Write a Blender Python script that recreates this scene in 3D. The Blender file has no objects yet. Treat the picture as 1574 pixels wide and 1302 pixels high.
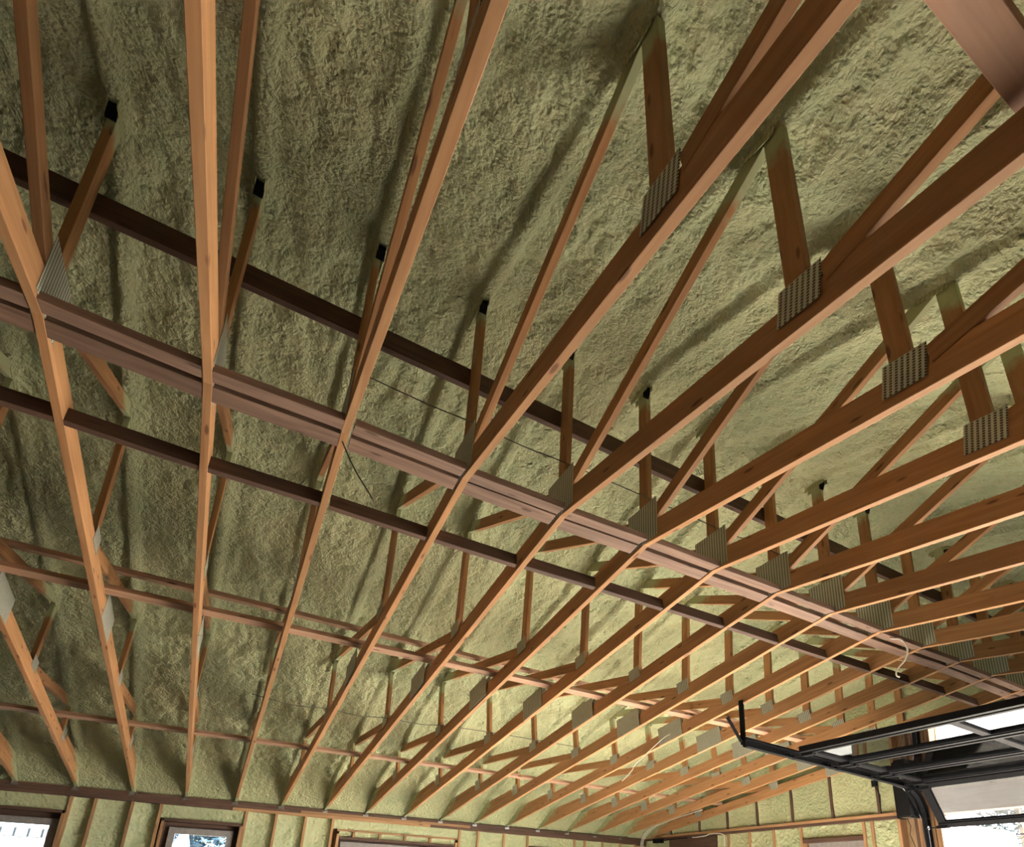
import bpy, math, random
import numpy as np
from mathutils import Vector, Matrix

random.seed(7)
SC = bpy.context.scene
COL = SC.collection

# ------------------------------------------------------------------ camera
W_PX, H_PX = 1574, 1302
F_PX, CX, CY = 919.97, 863.6, 1071.8
YAW, PITCH, ROLL = 0.5117, 0.3181, 0.0361
fw = Vector((math.sin(YAW)*math.cos(PITCH), math.cos(YAW)*math.cos(PITCH), math.sin(PITCH)))
rt = Vector((math.cos(YAW), -math.sin(YAW), 0))
up = rt.cross(fw)
R2 = math.cos(ROLL)*rt + math.sin(ROLL)*up
U2 = -math.sin(ROLL)*rt + math.cos(ROLL)*up
cam_d = bpy.data.cameras.new('camera')
cam = bpy.data.objects.new('camera', cam_d)
COL.objects.link(cam)
cam_d.sensor_fit = 'HORIZONTAL'
cam_d.sensor_width = 36
cam_d.lens = F_PX*36/W_PX
cam_d.shift_x = -(CX-W_PX/2)/W_PX
cam_d.shift_y = (CY-H_PX/2)/W_PX
cam_d.clip_start = 0.02
cam.matrix_world = Matrix(((R2.x, U2.x, -fw.x, 0), (R2.y, U2.y, -fw.y, 0), (R2.z, U2.z, -fw.z, 0), (0, 0, 0, 1)))
SC.camera = cam

# ------------------------------------------------------------------ world, sun, exposure
EXPOSURE = 0.82
world = bpy.data.worlds.new('world')
SC.world = world
world.use_nodes = True
wn = world.node_tree.nodes
wn['Background'].inputs[0].default_value = (0.86, 0.94, 1.0, 1)
wn['Background'].inputs[1].default_value = 6.5
sun_d = bpy.data.lights.new('sun', 'SUN')
sun_d.energy = 96.0
sun_d.angle = 0.02
sun_d.color = (1.0, 0.95, 0.88)
sun = bpy.data.objects.new('sun', sun_d)
COL.objects.link(sun)
sun.rotation_euler = Vector((0.64, -0.66, 0.335)).to_track_quat('Z', 'Y').to_euler()
SC.view_settings.view_transform = 'Standard'
SC.view_settings.look = 'None'
SC.view_settings.exposure = EXPOSURE
SC.view_settings.gamma = 1
SC.view_settings.use_curve_mapping = False
SC.cycles.max_bounces = 8
SC.cycles.diffuse_bounces = 4
SC.cycles.sample_clamp_indirect = 8.0

# ------------------------------------------------------------------ measured building (metres, camera at the origin)
S = 0.61
XC = 1.0
YR, ZR, TB = 2.665, 2.152, 0.1477        # bottom chord underside: peak and slope
ZT, TT = 3.371, 0.2728                   # foam ridge under the top chords
YW = 9.784                               # far wall plate
YN = 2*YR-YW                             # near wall
XG = 7.54                                # gable wall
XL = -2.86
ZF = -1.60                               # floor
CH = 0.140                               # 2x6 bottom chord
TK = 0.038
def TX(i): return i*S-XC

def portal(loc, size, direction):
    l = bpy.data.lights.new('portal', 'AREA')
    l.shape = 'RECTANGLE'
    l.size, l.size_y = size
    l.cycles.is_portal = True
    o = bpy.data.objects.new('portal', l)
    o.location = loc
    o.rotation_euler = Vector(direction).to_track_quat('-Z', 'Z').to_euler()
    COL.objects.link(o)

# ------------------------------------------------------------------ materials
def new_mat(name):
    m = bpy.data.materials.new(name)
    m.use_nodes = True
    nt = m.node_tree
    return m, nt, nt.nodes['Principled BSDF']

def N(nt, t, **kw):
    n = nt.nodes.new(t)
    for k, v in kw.items():
        setattr(n, k, v)
    return n

def math_n(nt, op, a, b=None, c=None, clamp=False):
    n = nt.nodes.new('ShaderNodeMath')
    n.operation = op
    n.use_clamp = clamp
    for k, v in enumerate((a, b, c)):
        if v is None: continue
        if isinstance(v, (int, float)): n.inputs[k].default_value = v
        else: nt.links.new(v, n.inputs[k])
    return n.outputs[0]

def mix_n(nt, f, a, b):
    n = nt.nodes.new('ShaderNodeMix')
    n.data_type = 'RGBA'
    for s, v in ((n.inputs[0], f), (n.inputs[6], a), (n.inputs[7], b)):
        if isinstance(v, (int, float)): s.default_value = v
        elif isinstance(v, tuple): s.default_value = v
        else: nt.links.new(v, s)
    return n.outputs[2]

def ramp(nt, src, stops):
    n = nt.nodes.new('ShaderNodeValToRGB')
    e = n.color_ramp.elements
    while len(e) < len(stops): e.new(0.5)
    for k, (p, c) in enumerate(stops):
        e[k].position = p; e[k].color = c
    nt.links.new(src, n.inputs[0])
    return n.outputs[0]

FOAM_A = (0.44, 0.465, 0.26, 1)
FOAM_B = (0.35, 0.40, 0.225, 1)

def spray_mask(nt):
    """where foam dust landed on the lumber: close under the roof foam and at the truss heels"""
    g = N(nt, 'ShaderNodeNewGeometry')
    sx = N(nt, 'ShaderNodeSeparateXYZ'); nt.links.new(g.outputs['Position'], sx.inputs[0])
    dy = math_n(nt, 'ABSOLUTE', math_n(nt, 'SUBTRACT', sx.outputs[1], YR))
    roof = math_n(nt, 'MULTIPLY_ADD', dy, -TT, ZT)
    d = math_n(nt, 'SUBTRACT', roof, sx.outputs[2])            # distance under the foam
    nz = N(nt, 'ShaderNodeTexNoise'); nz.inputs['Scale'].default_value = 14; nz.inputs['Detail'].default_value = 4
    nt.links.new(g.outputs['Position'], nz.inputs['Vector'])
    nn = math_n(nt, 'MULTIPLY_ADD', nz.outputs[0], 0.16, -0.08)
    d2 = math_n(nt, 'ADD', d, nn)
    a = math_n(nt, 'MULTIPLY_ADD', d2, -14.0, 2.3, clamp=True)
    # heel: foam creeps over the last stretch of the chord, more on its upper part
    chordz = math_n(nt, 'MULTIPLY_ADD', dy, -TB, ZR)
    hgt = math_n(nt, 'SUBTRACT', sx.outputs[2], chordz)
    reach = math_n(nt, 'ADD', math_n(nt, 'ADD', dy, math_n(nt, 'MULTIPLY', hgt, 2.6)), math_n(nt, 'MULTIPLY', nn, 5.0))
    b = math_n(nt, 'MULTIPLY_ADD', reach, 5.0, -5.0*6.82, clamp=True)
    return math_n(nt, 'MAXIMUM', a, b)

def wood_mat(name, light, dark, knot, spray=True, rough=0.7):
    m, nt, bs = new_mat(name)
    tc = N(nt, 'ShaderNodeTexCoord')
    oi = N(nt, 'ShaderNodeObjectInfo')
    off = N(nt, 'ShaderNodeVectorMath', operation='SCALE')
    cb = N(nt, 'ShaderNodeCombineXYZ')
    nt.links.new(oi.outputs['Random'], cb.inputs[0]); nt.links.new(oi.outputs['Random'], cb.inputs[1])
    nt.links.new(cb.outputs[0], off.inputs[0]); off.inputs['Scale'].default_value = 37.0
    ad = N(nt, 'ShaderNodeVectorMath', operation='ADD')
    nt.links.new(tc.outputs['Object'], ad.inputs[0]); nt.links.new(off.outputs[0], ad.inputs[1])
    mp = N(nt, 'ShaderNodeMapping'); mp.inputs['Scale'].default_value = (1.4, 22, 22)
    nt.links.new(ad.outputs[0], mp.inputs[0])
    n1 = N(nt, 'ShaderNodeTexNoise'); n1.inputs['Scale'].default_value = 1.6; n1.inputs['Detail'].default_value = 6
    n1.inputs['Distortion'].default_value = 0.6
    nt.links.new(mp.outputs[0], n1.inputs['Vector'])
    mp2 = N(nt, 'ShaderNodeMapping'); mp2.inputs['Scale'].default_value = (1.0, 6, 6)
    nt.links.new(ad.outputs[0], mp2.inputs[0])
    n2 = N(nt, 'ShaderNodeTexNoise'); n2.inputs['Scale'].default_value = 1.3; n2.inputs['Detail'].default_value = 3
    nt.links.new(mp2.outputs[0], n2.inputs['Vector'])
    c = ramp(nt, n1.outputs[0], [(0.30, dark), (0.68, light)])
    c = mix_n(nt, math_n(nt, 'MULTIPLY_ADD', n2.outputs[0], 1.6, -0.55, clamp=True), c, tuple(0.62*v for v in light[:3])+(1,))
    # knots
    mp3 = N(nt, 'ShaderNodeMapping'); mp3.inputs['Scale'].default_value = (3.6, 13, 13)
    nt.links.new(ad.outputs[0], mp3.inputs[0])
    vo = N(nt, 'ShaderNodeTexVoronoi'); vo.inputs['Scale'].default_value = 1.0
    nt.links.new(mp3.outputs[0], vo.inputs['Vector'])
    k = math_n(nt, 'MULTIPLY_ADD', vo.outputs['Distance'], -14.0, 2.3, clamp=True)
    c = mix_n(nt, math_n(nt, 'MULTIPLY', k, 0.8), c, knot)
    hv = N(nt, 'ShaderNodeHueSaturation')
    nt.links.new(math_n(nt, 'MULTIPLY_ADD', oi.outputs['Random'], 0.30, 0.86), hv.inputs['Value'])
    nt.links.new(c, hv.inputs['Color'])
    c = hv.outputs[0]
    if spray:
        c = mix_n(nt, math_n(nt, 'MULTIPLY', spray_mask(nt), 0.9), c, FOAM_B)
    nt.links.new(c, bs.inputs['Base Color'])
    bs.inputs['Roughness'].default_value = rough
    bp = N(nt, 'ShaderNodeBump'); bp.inputs['Strength'].default_value = 0.25; bp.inputs['Distance'].default_value = 0.003
    nt.links.new(n1.outputs[0], bp.inputs['Height']); nt.links.new(bp.outputs[0], bs.inputs['Normal'])
    return m

def foam_mat(name, fine=62.0, dist=0.026):
    m, nt, bs = new_mat(name)
    g = N(nt, 'ShaderNodeNewGeometry')
    a = N(nt, 'ShaderNodeTexNoise'); a.inputs['Scale'].default_value = 0.9; a.inputs['Detail'].default_value = 4
    nt.links.new(g.outputs['Position'], a.inputs['Vector'])
    b = N(nt, 'ShaderNodeTexNoise'); b.inputs['Scale'].default_value = 9; b.inputs['Detail'].default_value = 5
    nt.links.new(g.outputs['Position'], b.inputs['Vector'])
    c = ramp(nt, a.outputs[0], [(0.38, FOAM_B), (0.62, FOAM_A)])
    c = mix_n(nt, math_n(nt, 'MULTIPLY_ADD', b.outputs[0], 1.3, -0.45, clamp=True), c, (0.47, 0.44, 0.25, 1))
    nt.links.new(c, bs.inputs['Base Color'])
    bs.inputs['Roughness'].default_value = 0.55
    n1 = N(nt, 'ShaderNodeTexNoise'); n1.inputs['Scale'].default_value = fine; n1.inputs['Detail'].default_value = 3
    n1.inputs['Roughness'].default_value = 0.55; n1.inputs['Distortion'].default_value = 0.9
    nt.links.new(g.outputs['Position'], n1.inputs['Vector'])
    vo = N(nt, 'ShaderNodeTexVoronoi', feature='SMOOTH_F1'); vo.inputs['Scale'].default_value = fine*0.62
    vo.inputs['Smoothness'].default_value = 0.5
    wp = N(nt, 'ShaderNodeVectorMath', operation='ADD')
    nb_ = N(nt, 'ShaderNodeTexNoise'); nb_.inputs['Scale'].default_value = 16; nb_.inputs['Detail'].default_value = 2
    nt.links.new(g.outputs['Position'], nb_.inputs['Vector'])
    sc_ = N(nt, 'ShaderNodeVectorMath', operation='SCALE'); sc_.inputs['Scale'].default_value = 0.07
    nt.links.new(nb_.outputs['Color'], sc_.inputs[0])
    nt.links.new(g.outputs['Position'], wp.inputs[0]); nt.links.new(sc_.outputs[0], wp.inputs[1])
    nt.links.new(wp.outputs[0], vo.inputs['Vector'])
    n3 = N(nt, 'ShaderNodeTexNoise'); n3.inputs['Scale'].default_value = fine*0.33; n3.inputs['Detail'].default_value = 2
    nt.links.new(g.outputs['Position'], n3.inputs['Vector'])
    # some passes stay smoother than others
    n4 = N(nt, 'ShaderNodeTexNoise'); n4.inputs['Scale'].default_value = 1.7; n4.inputs['Detail'].default_value = 2
    nt.links.new(g.outputs['Position'], n4.inputs['Vector'])
    amt = math_n(nt, 'MULTIPLY_ADD', n4.outputs[0], 2.6, -0.65, clamp=True)
    amt = math_n(nt, 'MULTIPLY_ADD', amt, 0.75, 0.25)
    h = math_n(nt, 'ADD', math_n(nt, 'MULTIPLY', vo.outputs['Distance'], -0.9), math_n(nt, 'MULTIPLY', n1.outputs[0], 0.9))
    h = math_n(nt, 'ADD', math_n(nt, 'MULTIPLY', h, amt), math_n(nt, 'MULTIPLY', n3.outputs[0], 1.5))
    bp = N(nt, 'ShaderNodeBump'); bp.inputs['Strength'].default_value = 1.0; bp.inputs['Distance'].default_value = dist
    nt.links.new(h, bp.inputs['Height']); nt.links.new(bp.outputs[0], bs.inputs['Normal'])
    return m

def plain(name, col, rough=0.6, metal=0.0, bump=0.0, scale=20, var=0.15):
    m, nt, bs = new_mat(name)
    g = N(nt, 'ShaderNodeTexCoord')
    n = N(nt, 'ShaderNodeTexNoise'); n.inputs['Scale'].default_value = scale; n.inputs['Detail'].default_value = 4
    nt.links.new(g.outputs['Object'], n.inputs['Vector'])
    lo = tuple(v*(1-var) for v in col[:3])+(1,); hi = tuple(min(1, v*(1+var)) for v in col[:3])+(1,)
    nt.links.new(ramp(nt, n.outputs[0], [(0.3, lo), (0.7, hi)]), bs.inputs['Base Color'])
    bs.inputs['Roughness'].default_value = rough
    bs.inputs['Metallic'].default_value = metal
    if bump:
        bp = N(nt, 'ShaderNodeBump'); bp.inputs['Strength'].default_value = bump; bp.inputs['Distance'].default_value = 0.01
        nt.links.new(n.outputs[0], bp.inputs['Height']); nt.links.new(bp.outputs[0], bs.inputs['Normal'])
    return m

M_CHORD = wood_mat('fir_chord', (0.47, 0.245, 0.105, 1), (0.33, 0.15, 0.055, 1), (0.10, 0.03, 0.012, 1))
M_WEB = wood_mat('fir_web', (0.42, 0.215, 0.085, 1), (0.28, 0.125, 0.045, 1), (0.09, 0.03, 0.012, 1))
M_BRACE = wood_mat('fir_brace', (0.50, 0.31, 0.20, 1), (0.30, 0.165, 0.10, 1), (0.07, 0.03, 0.015, 1), spray=False)
M_RIDGE = wood_mat('weathered_ridge_board', (0.27, 0.165, 0.115, 1), (0.13, 0.07, 0.045, 1), (0.05, 0.025, 0.015, 1), spray=False)
M_DARK = wood_mat('dark_shade_lumber', (0.115, 0.06, 0.038, 1), (0.05, 0.025, 0.015, 1), (0.04, 0.02, 0.01, 1), spray=False)  # dark brown lumber; shade on the brace faces is mixed into the colour
M_STUD = wood_mat('stud_lumber', (0.42, 0.24, 0.115, 1), (0.28, 0.14, 0.06, 1), (0.10, 0.04, 0.02, 1), spray=False)
M_BOARD = wood_mat('pale_board', (0.50, 0.30, 0.20, 1), (0.38, 0.20, 0.12, 1), (0.16, 0.07, 0.04, 1), spray=False)
M_FOAM = foam_mat('spray_foam')
M_FOAMW = foam_mat('wall_foam', 50.0, 0.010)
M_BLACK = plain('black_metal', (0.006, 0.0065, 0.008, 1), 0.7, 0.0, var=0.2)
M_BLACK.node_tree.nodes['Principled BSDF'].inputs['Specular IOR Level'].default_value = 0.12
M_BOX = plain('black_plastic', (0.010, 0.010, 0.011, 1), 0.5, 0.0)
M_BOX.node_tree.nodes['Principled BSDF'].inputs['Specular IOR Level'].default_value = 0.1
M_STEEL = plain('bright_steel', (0.45, 0.46, 0.47, 1), 0.3, 1.0)
M_FRAME = plain('window_frame_vinyl', (0.26, 0.24, 0.225, 1), 0.5)
M_CONC = plain('concrete', (0.50, 0.46, 0.41, 1), 0.85, bump=0.3, scale=6)
M_DRIVE = plain('driveway', (0.55, 0.50, 0.43, 1), 0.9, bump=0.3, scale=3)
M_OSB = plain('sheathing', (0.36, 0.24, 0.13, 1), 0.8, bump=0.3, scale=12)
M_BARE = plain('bare_dark_sheathing', (0.12, 0.085, 0.055, 1), 0.85, bump=0.2, scale=10)
M_SIDING = plain('white_siding', (0.60, 0.61, 0.62, 1), 0.6, var=0.04)
M_SHINGLE = plain('grey_shingle', (0.16, 0.16, 0.17, 1), 0.9, bump=0.4, scale=30)
M_CABLE = plain('pale_cable', (0.62, 0.58, 0.50, 1), 0.5, var=0.05)
M_WIRE = plain('grey_wire', (0.10, 0.09, 0.07, 1), 0.5, var=0.05)
M_LEAF = plain('leaf_green', (0.004, 0.011, 0.011, 1), 0.6, scale=40, var=0.4)
M_NEEDLE = plain('needle_green', (0.012, 0.035, 0.055, 1), 0.6, scale=40, var=0.4)
M_BARK = plain('bark', (0.12, 0.08, 0.055, 1), 0.9, bump=0.5, scale=20)

def glass_mat(name, tint, ior=1.5):
    m, nt, bs = new_mat(name)
    out = nt.nodes['Material Output']
    tr = N(nt, 'ShaderNodeBsdfTransparent'); tr.inputs[0].default_value = tint
    gl = N(nt, 'ShaderNodeBsdfGlossy'); gl.inputs['Roughness'].default_value = 0.02
    fr = N(nt, 'ShaderNodeFresnel'); fr.inputs[0].default_value = ior
    mx = N(nt, 'ShaderNodeMixShader')
    nt.links.new(fr.outputs[0], mx.inputs[0]); nt.links.new(tr.outputs[0], mx.inputs[1]); nt.links.new(gl.outputs[0], mx.inputs[2])
    nt.links.new(mx.outputs[0], out.inputs[0])
    return m
M_GLASS = glass_mat('window_glass', (0.88, 0.93, 0.95, 1))
M_DGLASS = glass_mat('door_glass', (0.55, 0.58, 0.60, 1), 1.5)

def plate_mat(name, base, dark, spray=False):
    """punched truss plate: rows of slots running across the plate (local z), pitch along local x"""
    m, nt, bs = new_mat(name)
    tc = N(nt, 'ShaderNodeTexCoord')
    sp = N(nt, 'ShaderNodeSeparateXYZ'); nt.links.new(tc.outputs['Object'], sp.inputs[0])
    sx = math_n(nt, 'SINE', math_n(nt, 'MULTIPLY', sp.outputs[0], 2*math.pi/0.0235))
    row = math_n(nt, 'MULTIPLY_ADD', sx, 3.0, 0.35, clamp=True)
    sz = math_n(nt, 'SINE', math_n(nt, 'MULTIPLY', sp.outputs[2], 2*math.pi/0.0125))
    tooth = math_n(nt, 'MULTIPLY_ADD', sz, 2.0, 1.4, clamp=True)
    slot = math_n(nt, 'MULTIPLY', row, tooth)
    nz = N(nt, 'ShaderNodeTexNoise'); nz.inputs['Scale'].default_value = 25
    nt.links.new(tc.outputs['Object'], nz.inputs['Vector'])
    b = mix_n(nt, nz.outputs[0], base, tuple(0.75*v for v in base[:3])+(1,))
    c = mix_n(nt, slot, b, dark)
    nt.links.new(c, bs.inputs['Base Color'])
    bs.inputs['Metallic'].default_value = 0.0 if spray else 0.35
    bs.inputs['Roughness'].default_value = 0.6
    bp = N(nt, 'ShaderNodeBump'); bp.inputs['Strength'].default_value = 0.8; bp.inputs['Distance'].default_value = 0.003; bp.invert = True
    nt.links.new(slot, bp.inputs['Height']); nt.links.new(bp.outputs[0], bs.inputs['Normal'])
    return m
M_PLATE = plate_mat('galvanised_plate', (0.58, 0.59, 0.50, 1), (0.06, 0.05, 0.03, 1))
M_PLATEF = plate_mat('foamed_plate', (0.42, 0.42, 0.22, 1), (0.24, 0.25, 0.12, 1), True)

# ------------------------------------------------------------------ geometry helpers
class MB:
    def __init__(s): s.v = []; s.f = []
    def box(s, lo, hi):
        x0, y0, z0 = lo; x1, y1, z1 = hi; b = len(s.v)
        s.v += [(x0, y0, z0), (x1, y0, z0), (x1, y1, z0), (x0, y1, z0), (x0, y0, z1), (x1, y0, z1), (x1, y1, z1), (x0, y1, z1)]
        s.f += [tuple(b+i for i in q) for q in ((0, 3, 2, 1), (4, 5, 6, 7), (0, 1, 5, 4), (1, 2, 6, 5), (2, 3, 7, 6), (3, 0, 4, 7))]
        return s
    def prism(s, poly, axis, a, b_):
        """polygon of (u,v) extruded along axis from a to b_. axis 0: (y,z); axis 1: (x,z); axis 2: (x,y)"""
        n = len(poly); b = len(s.v)
        def P(u, v, w): return (w, u, v) if axis == 0 else ((u, w, v) if axis == 1 else (u, v, w))
        s.v += [P(u, v, a) for u, v in poly]+[P(u, v, b_) for u, v in poly]
        s.f.append(tuple(b+i for i in range(n))[::-1]); s.f.append(tuple(b+n+i for i in range(n)))
        for i in range(n):
            j = (i+1) % n
            s.f.append((b+i, b+j, b+n+j, b+n+i))
        return s
    def tube(s, pts, r, n=8):
        pts = [Vector(p) for p in pts]; b = len(s.v)
        for k, p in enumerate(pts):
            d = (pts[min(k+1, len(pts)-1)]-pts[max(k-1, 0)]).normalized()
            a = Vector((0, 0, 1)) if abs(d.z) < 0.9 else Vector((1, 0, 0))
            e1 = d.cross(a).normalized(); e2 = d.cross(e1)
            rr = r[k] if isinstance(r, (list, tuple)) else r
            for j in range(n):
                t = 2*math.pi*j/n
                s.v.append(tuple(p+rr*(math.cos(t)*e1+math.sin(t)*e2)))
        for k in range(len(pts)-1):
            for j in range(n):
                j2 = (j+1) % n
                s.f.append((b+k*n+j, b+k*n+j2, b+(k+1)*n+j2, b+(k+1)*n+j))
        s.f.append(tuple(b+j for j in range(n))); s.f.append(tuple(b+(len(pts)-1)*n+j for j in range(n))[::-1])
        return s
    def mesh(s, name, mat, smooth=False):
        me = bpy.data.meshes.new(name)
        me.from_pydata(s.v, [], s.f)
        me.materials.append(mat)
        if smooth:
            me.polygons.foreach_set('use_smooth', [True]*len(me.polygons))
        me.update()
        import bmesh
        bm = bmesh.new(); bm.from_mesh(me)
        bmesh.ops.recalc_face_normals(bm, faces=bm.faces)
        bm.to_mesh(me); bm.free()
        return me
    def build(s, name, mat, parent=None, smooth=False, bevel=0.0):
        o = bpy.data.objects.new(name, s.mesh(name, mat, smooth))
        COL.objects.link(o)
        if parent: o.parent = parent
        if bevel:
            bv = o.modifiers.new('bevel', 'BEVEL'); bv.width = bevel; bv.segments = 2; bv.limit_method = 'ANGLE'
        return o

def tag(o, label=None, cat=None, group=None, kind=None):
    if label: o['label'] = label
    if cat: o['category'] = cat
    if group: o['group'] = group
    if kind: o['kind'] = kind
    return o

def empty(name, loc):
    o = bpy.data.objects.new(name, None)
    o.empty_display_size = 0.1
    o.location = loc
    COL.objects.link(o)
    return o

def board(name, a, b, depth, thick, mat, parent=None, updir=(0, 0, 1), bow=0.0, pivot=None, ext=0.0, bev=0.002):
    """a sawn board from a to b (centre line); local x along its length so the grain follows it.
    depth is measured along updir, thick across. Returned with a local frame; parent must be unrotated."""
    a = Vector(a); b = Vector(b); d = (b-a)
    L = d.length; ex = d.normalized()
    ey = Vector(updir).cross(ex).normalized(); ez = ex.cross(ey)
    L += 2*ext
    m = MB()
    n = 2 if not bow else 9
    hy, hz = thick/2, depth/2
    c = bev
    prof = [(-hy+c, -hz), (hy-c, -hz), (hy, -hz+c), (hy, hz-c), (hy-c, hz), (-hy+c, hz), (-hy, hz-c), (-hy, -hz+c)]
    k = len(prof)
    for i in range(n):
        t = i/(n-1); off = bow*4*t*(1-t)
        m.v += [(-ext+L*t if False else (L*t-L/2), y, z+off) for y, z in prof]
    for i in range(n-1):
        for j in range(k):
            j2 = (j+1) % k
            m.f.append((i*k+j, i*k+j2, (i+1)*k+j2, (i+1)*k+j))
    m.f.append(tuple(range(k))); m.f.append(tuple((n-1)*k+j for j in range(k)))
    o = m.build(name, mat, None)
    mid = (a+b)/2
    M = Matrix(((ex.x, ey.x, ez.x, mid.x), (ex.y, ey.y, ez.y, mid.y), (ex.z, ey.z, ez.z, mid.z), (0, 0, 0, 1)))
    if parent:
        o.parent = parent
        M = Matrix.Translation(-Vector(parent_loc(parent))) @ M
    o.matrix_local = M
    return o

def parent_loc(p):
    v = Vector((0, 0, 0))
    while p:
        v += p.location; p = p.parent
    return v

def wbuild(m, name, mat, parent=None, origin=None, **kw):
    """build MB given in world coordinates; origin sets the object's own origin"""
    base = parent_loc(parent) if parent else Vector((0, 0, 0))
    org = Vector(origin) if origin is not None else base
    m.v = [(x-org.x, y-org.y, z-org.z) for x, y, z in m.v]
    o = m.build(name, mat, parent, **kw)
    o.location = org-base
    return o

# numpy gradient noise -------------------------------------------------
_rng = np.random.RandomState(3)
_G = _rng.rand(256, 256)*2*np.pi
_GX, _GY = np.cos(_G), np.sin(_G)
def gnoise(x, y):
    xi = np.floor(x).astype(int); yi = np.floor(y).astype(int)
    xf = x-xi; yf = y-yi
    u = xf*xf*xf*(xf*(xf*6-15)+10); v = yf*yf*yf*(yf*(yf*6-15)+10)
    def g(a, b):
        i, j = (xi+a) & 255, (yi+b) & 255
        return _GX[i, j]*(xf-a)+_GY[i, j]*(yf-b)
    return (g(0, 0)*(1-u)+g(1, 0)*u)*(1-v)+(g(0, 1)*(1-u)+g(1, 1)*u)*v
def fbm(x, y, o=4, g=0.5):
    r = 0; a = 1
    for k in range(o):
        r = r+a*gnoise(x*2**k+17.3*k, y*2**k+5.1*k); a *= g
    return r
def billow(x, y, o=3):
    r = 0; a = 1
    for k in range(o):
        r = r+a*(np.abs(gnoise(x*2**k+7.7*k, y*2**k+3.3*k))*2-0.5); a *= 0.5
    return r

def grid_mesh(name, P, mat, parent=None, kind=None, flip=False):
    """P: (nu,nv,3) array of world points"""
    nu, nv = P.shape[:2]
    me = bpy.data.meshes.new(name)
    co = P.reshape(-1, 3).astype(np.float32)
    if parent is not None:
        co = co-np.array(parent_loc(parent), dtype=np.float32)
    idx = np.arange(nu*nv).reshape(nu, nv)
    q = np.stack([idx[:-1, :-1], idx[1:, :-1], idx[1:, 1:], idx[:-1, 1:]], -1).reshape(-1, 4)
    if flip: q = q[:, ::-1]
    me.vertices.add(len(co)); me.vertices.foreach_set('co', co.ravel())
    me.loops.add(q.size); me.loops.foreach_set('vertex_index', q.ravel().astype(np.int32))
    me.polygons.add(len(q)); me.polygons.foreach_set('loop_start', (np.arange(len(q))*4).astype(np.int32))
    me.polygons.foreach_set('loop_total', np.full(len(q), 4, dtype=np.int32))
    me.polygons.foreach_set('use_smooth', np.ones(len(q), dtype=bool))
    me.materials.append(mat)
    me.update(); me.validate()
    o = bpy.data.objects.new(name, me)
    COL.objects.link(o)
    if parent is not None: o.parent = parent
    if kind: o['kind'] = kind
    return o

ORD = ['', 'first', 'second', 'third', 'fourth', 'fifth', 'sixth', 'seventh', 'eighth', 'ninth', 'tenth', 'eleventh', 'twelfth',
       'thirteenth', 'fourteenth', 'fifteenth', 'sixteenth', 'seventeenth']

# ------------------------------------------------------------------ large structure
portal((XG+0.10, 1.83, -0.27), (4.38, 2.66), (-1, 0, 0))
fl = MB().box((XL-0.2, YN-0.2, ZF-0.15), (XG+0.2, YW+0.2, ZF)); tag(wbuild(fl, 'floor', M_CONC), kind='structure')

# spray foam ceiling --------------------------------------------------
def foam_z(X, Y):
    dy = np.abs(Y-YR)
    rd = np.sqrt(dy*dy+0.05**2)-0.02
    z = ZT+0.047-TT*rd
    # each bay is sprayed to its own depth
    bay = np.floor((X+XC)/S)
    fr = (X+XC)/S-bay
    dep = 0.012*np.sin(bay*2.3+1.0)
    arch = np.sin(np.pi*fr)**0.5
    z = z+dep*arch
    # the foam wraps over every top chord: a narrow flat band with a crease at its side
    dx = (fr-np.round(fr))*S
    wob = 0.006*gnoise(Y*1.7+bay*3.1, bay*0+0.5)
    adx = np.abs(dx+wob)
    band = 1/(1+np.exp((adx-0.040)/0.005))
    z = z-0.038*band
    side = np.exp(-((dx+wob+0.060)/0.011)**2)
    z = z+0.026*side*(0.6+0.8*gnoise(Y*1.1+9, bay*1.0+0.2))
    free = 1-band
    z = z-free*(0.040*fbm(X*1.5+3, Y*0.9+1, 3))
    z = z-free*0.030*billow(X*4.6+gnoise(Y*2, X*2)*0.8, Y*1.7+2, 2)
    z = z-(0.25+0.75*free)*(0.022+0.012*np.clip((Y-4.5)/3, 0, 1))*fbm(X*8.5+1.7, Y*5.0, 3, 0.6)
    z = z-(0.15+0.85*free)*0.009*billow(X*18, Y*16, 2)
    # thicker lap line where two passes meet
    for yl, a in ((7.15, 0.05), (3.75, 0.02), (1.15, 0.03), (5.4, 0.02)):
        z = z-free*a*np.exp(-((Y-yl+0.12*gnoise(X*1.3, X*0+yl))/0.10)**2)*(0.5+gnoise(X*2.1+yl, Y*0.5))
    # the spray is built up thicker toward the eaves
    q = np.clip((dy-4.45)/0.85, 0, 1)
    z = z-0.115*q*q*(3-2*q)
    # roll down on to the wall plates
    e = np.clip((dy-(YW-YR-0.85))/0.85, 0, 1)
    zt = 1.115
    z = z*(1-e**2.1)+zt*e**2.1
    return z
ys = np.concatenate([np.arange(YN-0.05, 0.2, 0.05), np.arange(0.2, YW+0.06, 0.018)])
xs = np.concatenate([np.arange(XL-0.05, XG+0.16, 0.018)])
XX, YY = np.meshgrid(xs, ys, indexing='ij')
ceil = grid_mesh('ceiling', np.stack([XX, YY, foam_z(XX, YY)], -1), M_FOAM, kind='structure')
deck = MB()
for sgn in (1, -1):
    y0, y1 = YR, YR+sgn*(YW-YR+0.4)
    z0, z1 = ZT+0.32, ZT+0.32-TT*(YW-YR+0.4)
    deck.prism([(y0, z0), (y1, z1), (y1, z1+0.04), (y0, z0+0.04)], 0, XL-0.3, XG+0.5)
tag(wbuild(deck, 'roof', M_SHINGLE), kind='structure')

# ------------------------------------------------------------------ roof trusses
def zb(y): return ZR-TB*abs(y-YR)            # chord underside
def zt(y): return ZT-TT*abs(y-YR)

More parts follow.
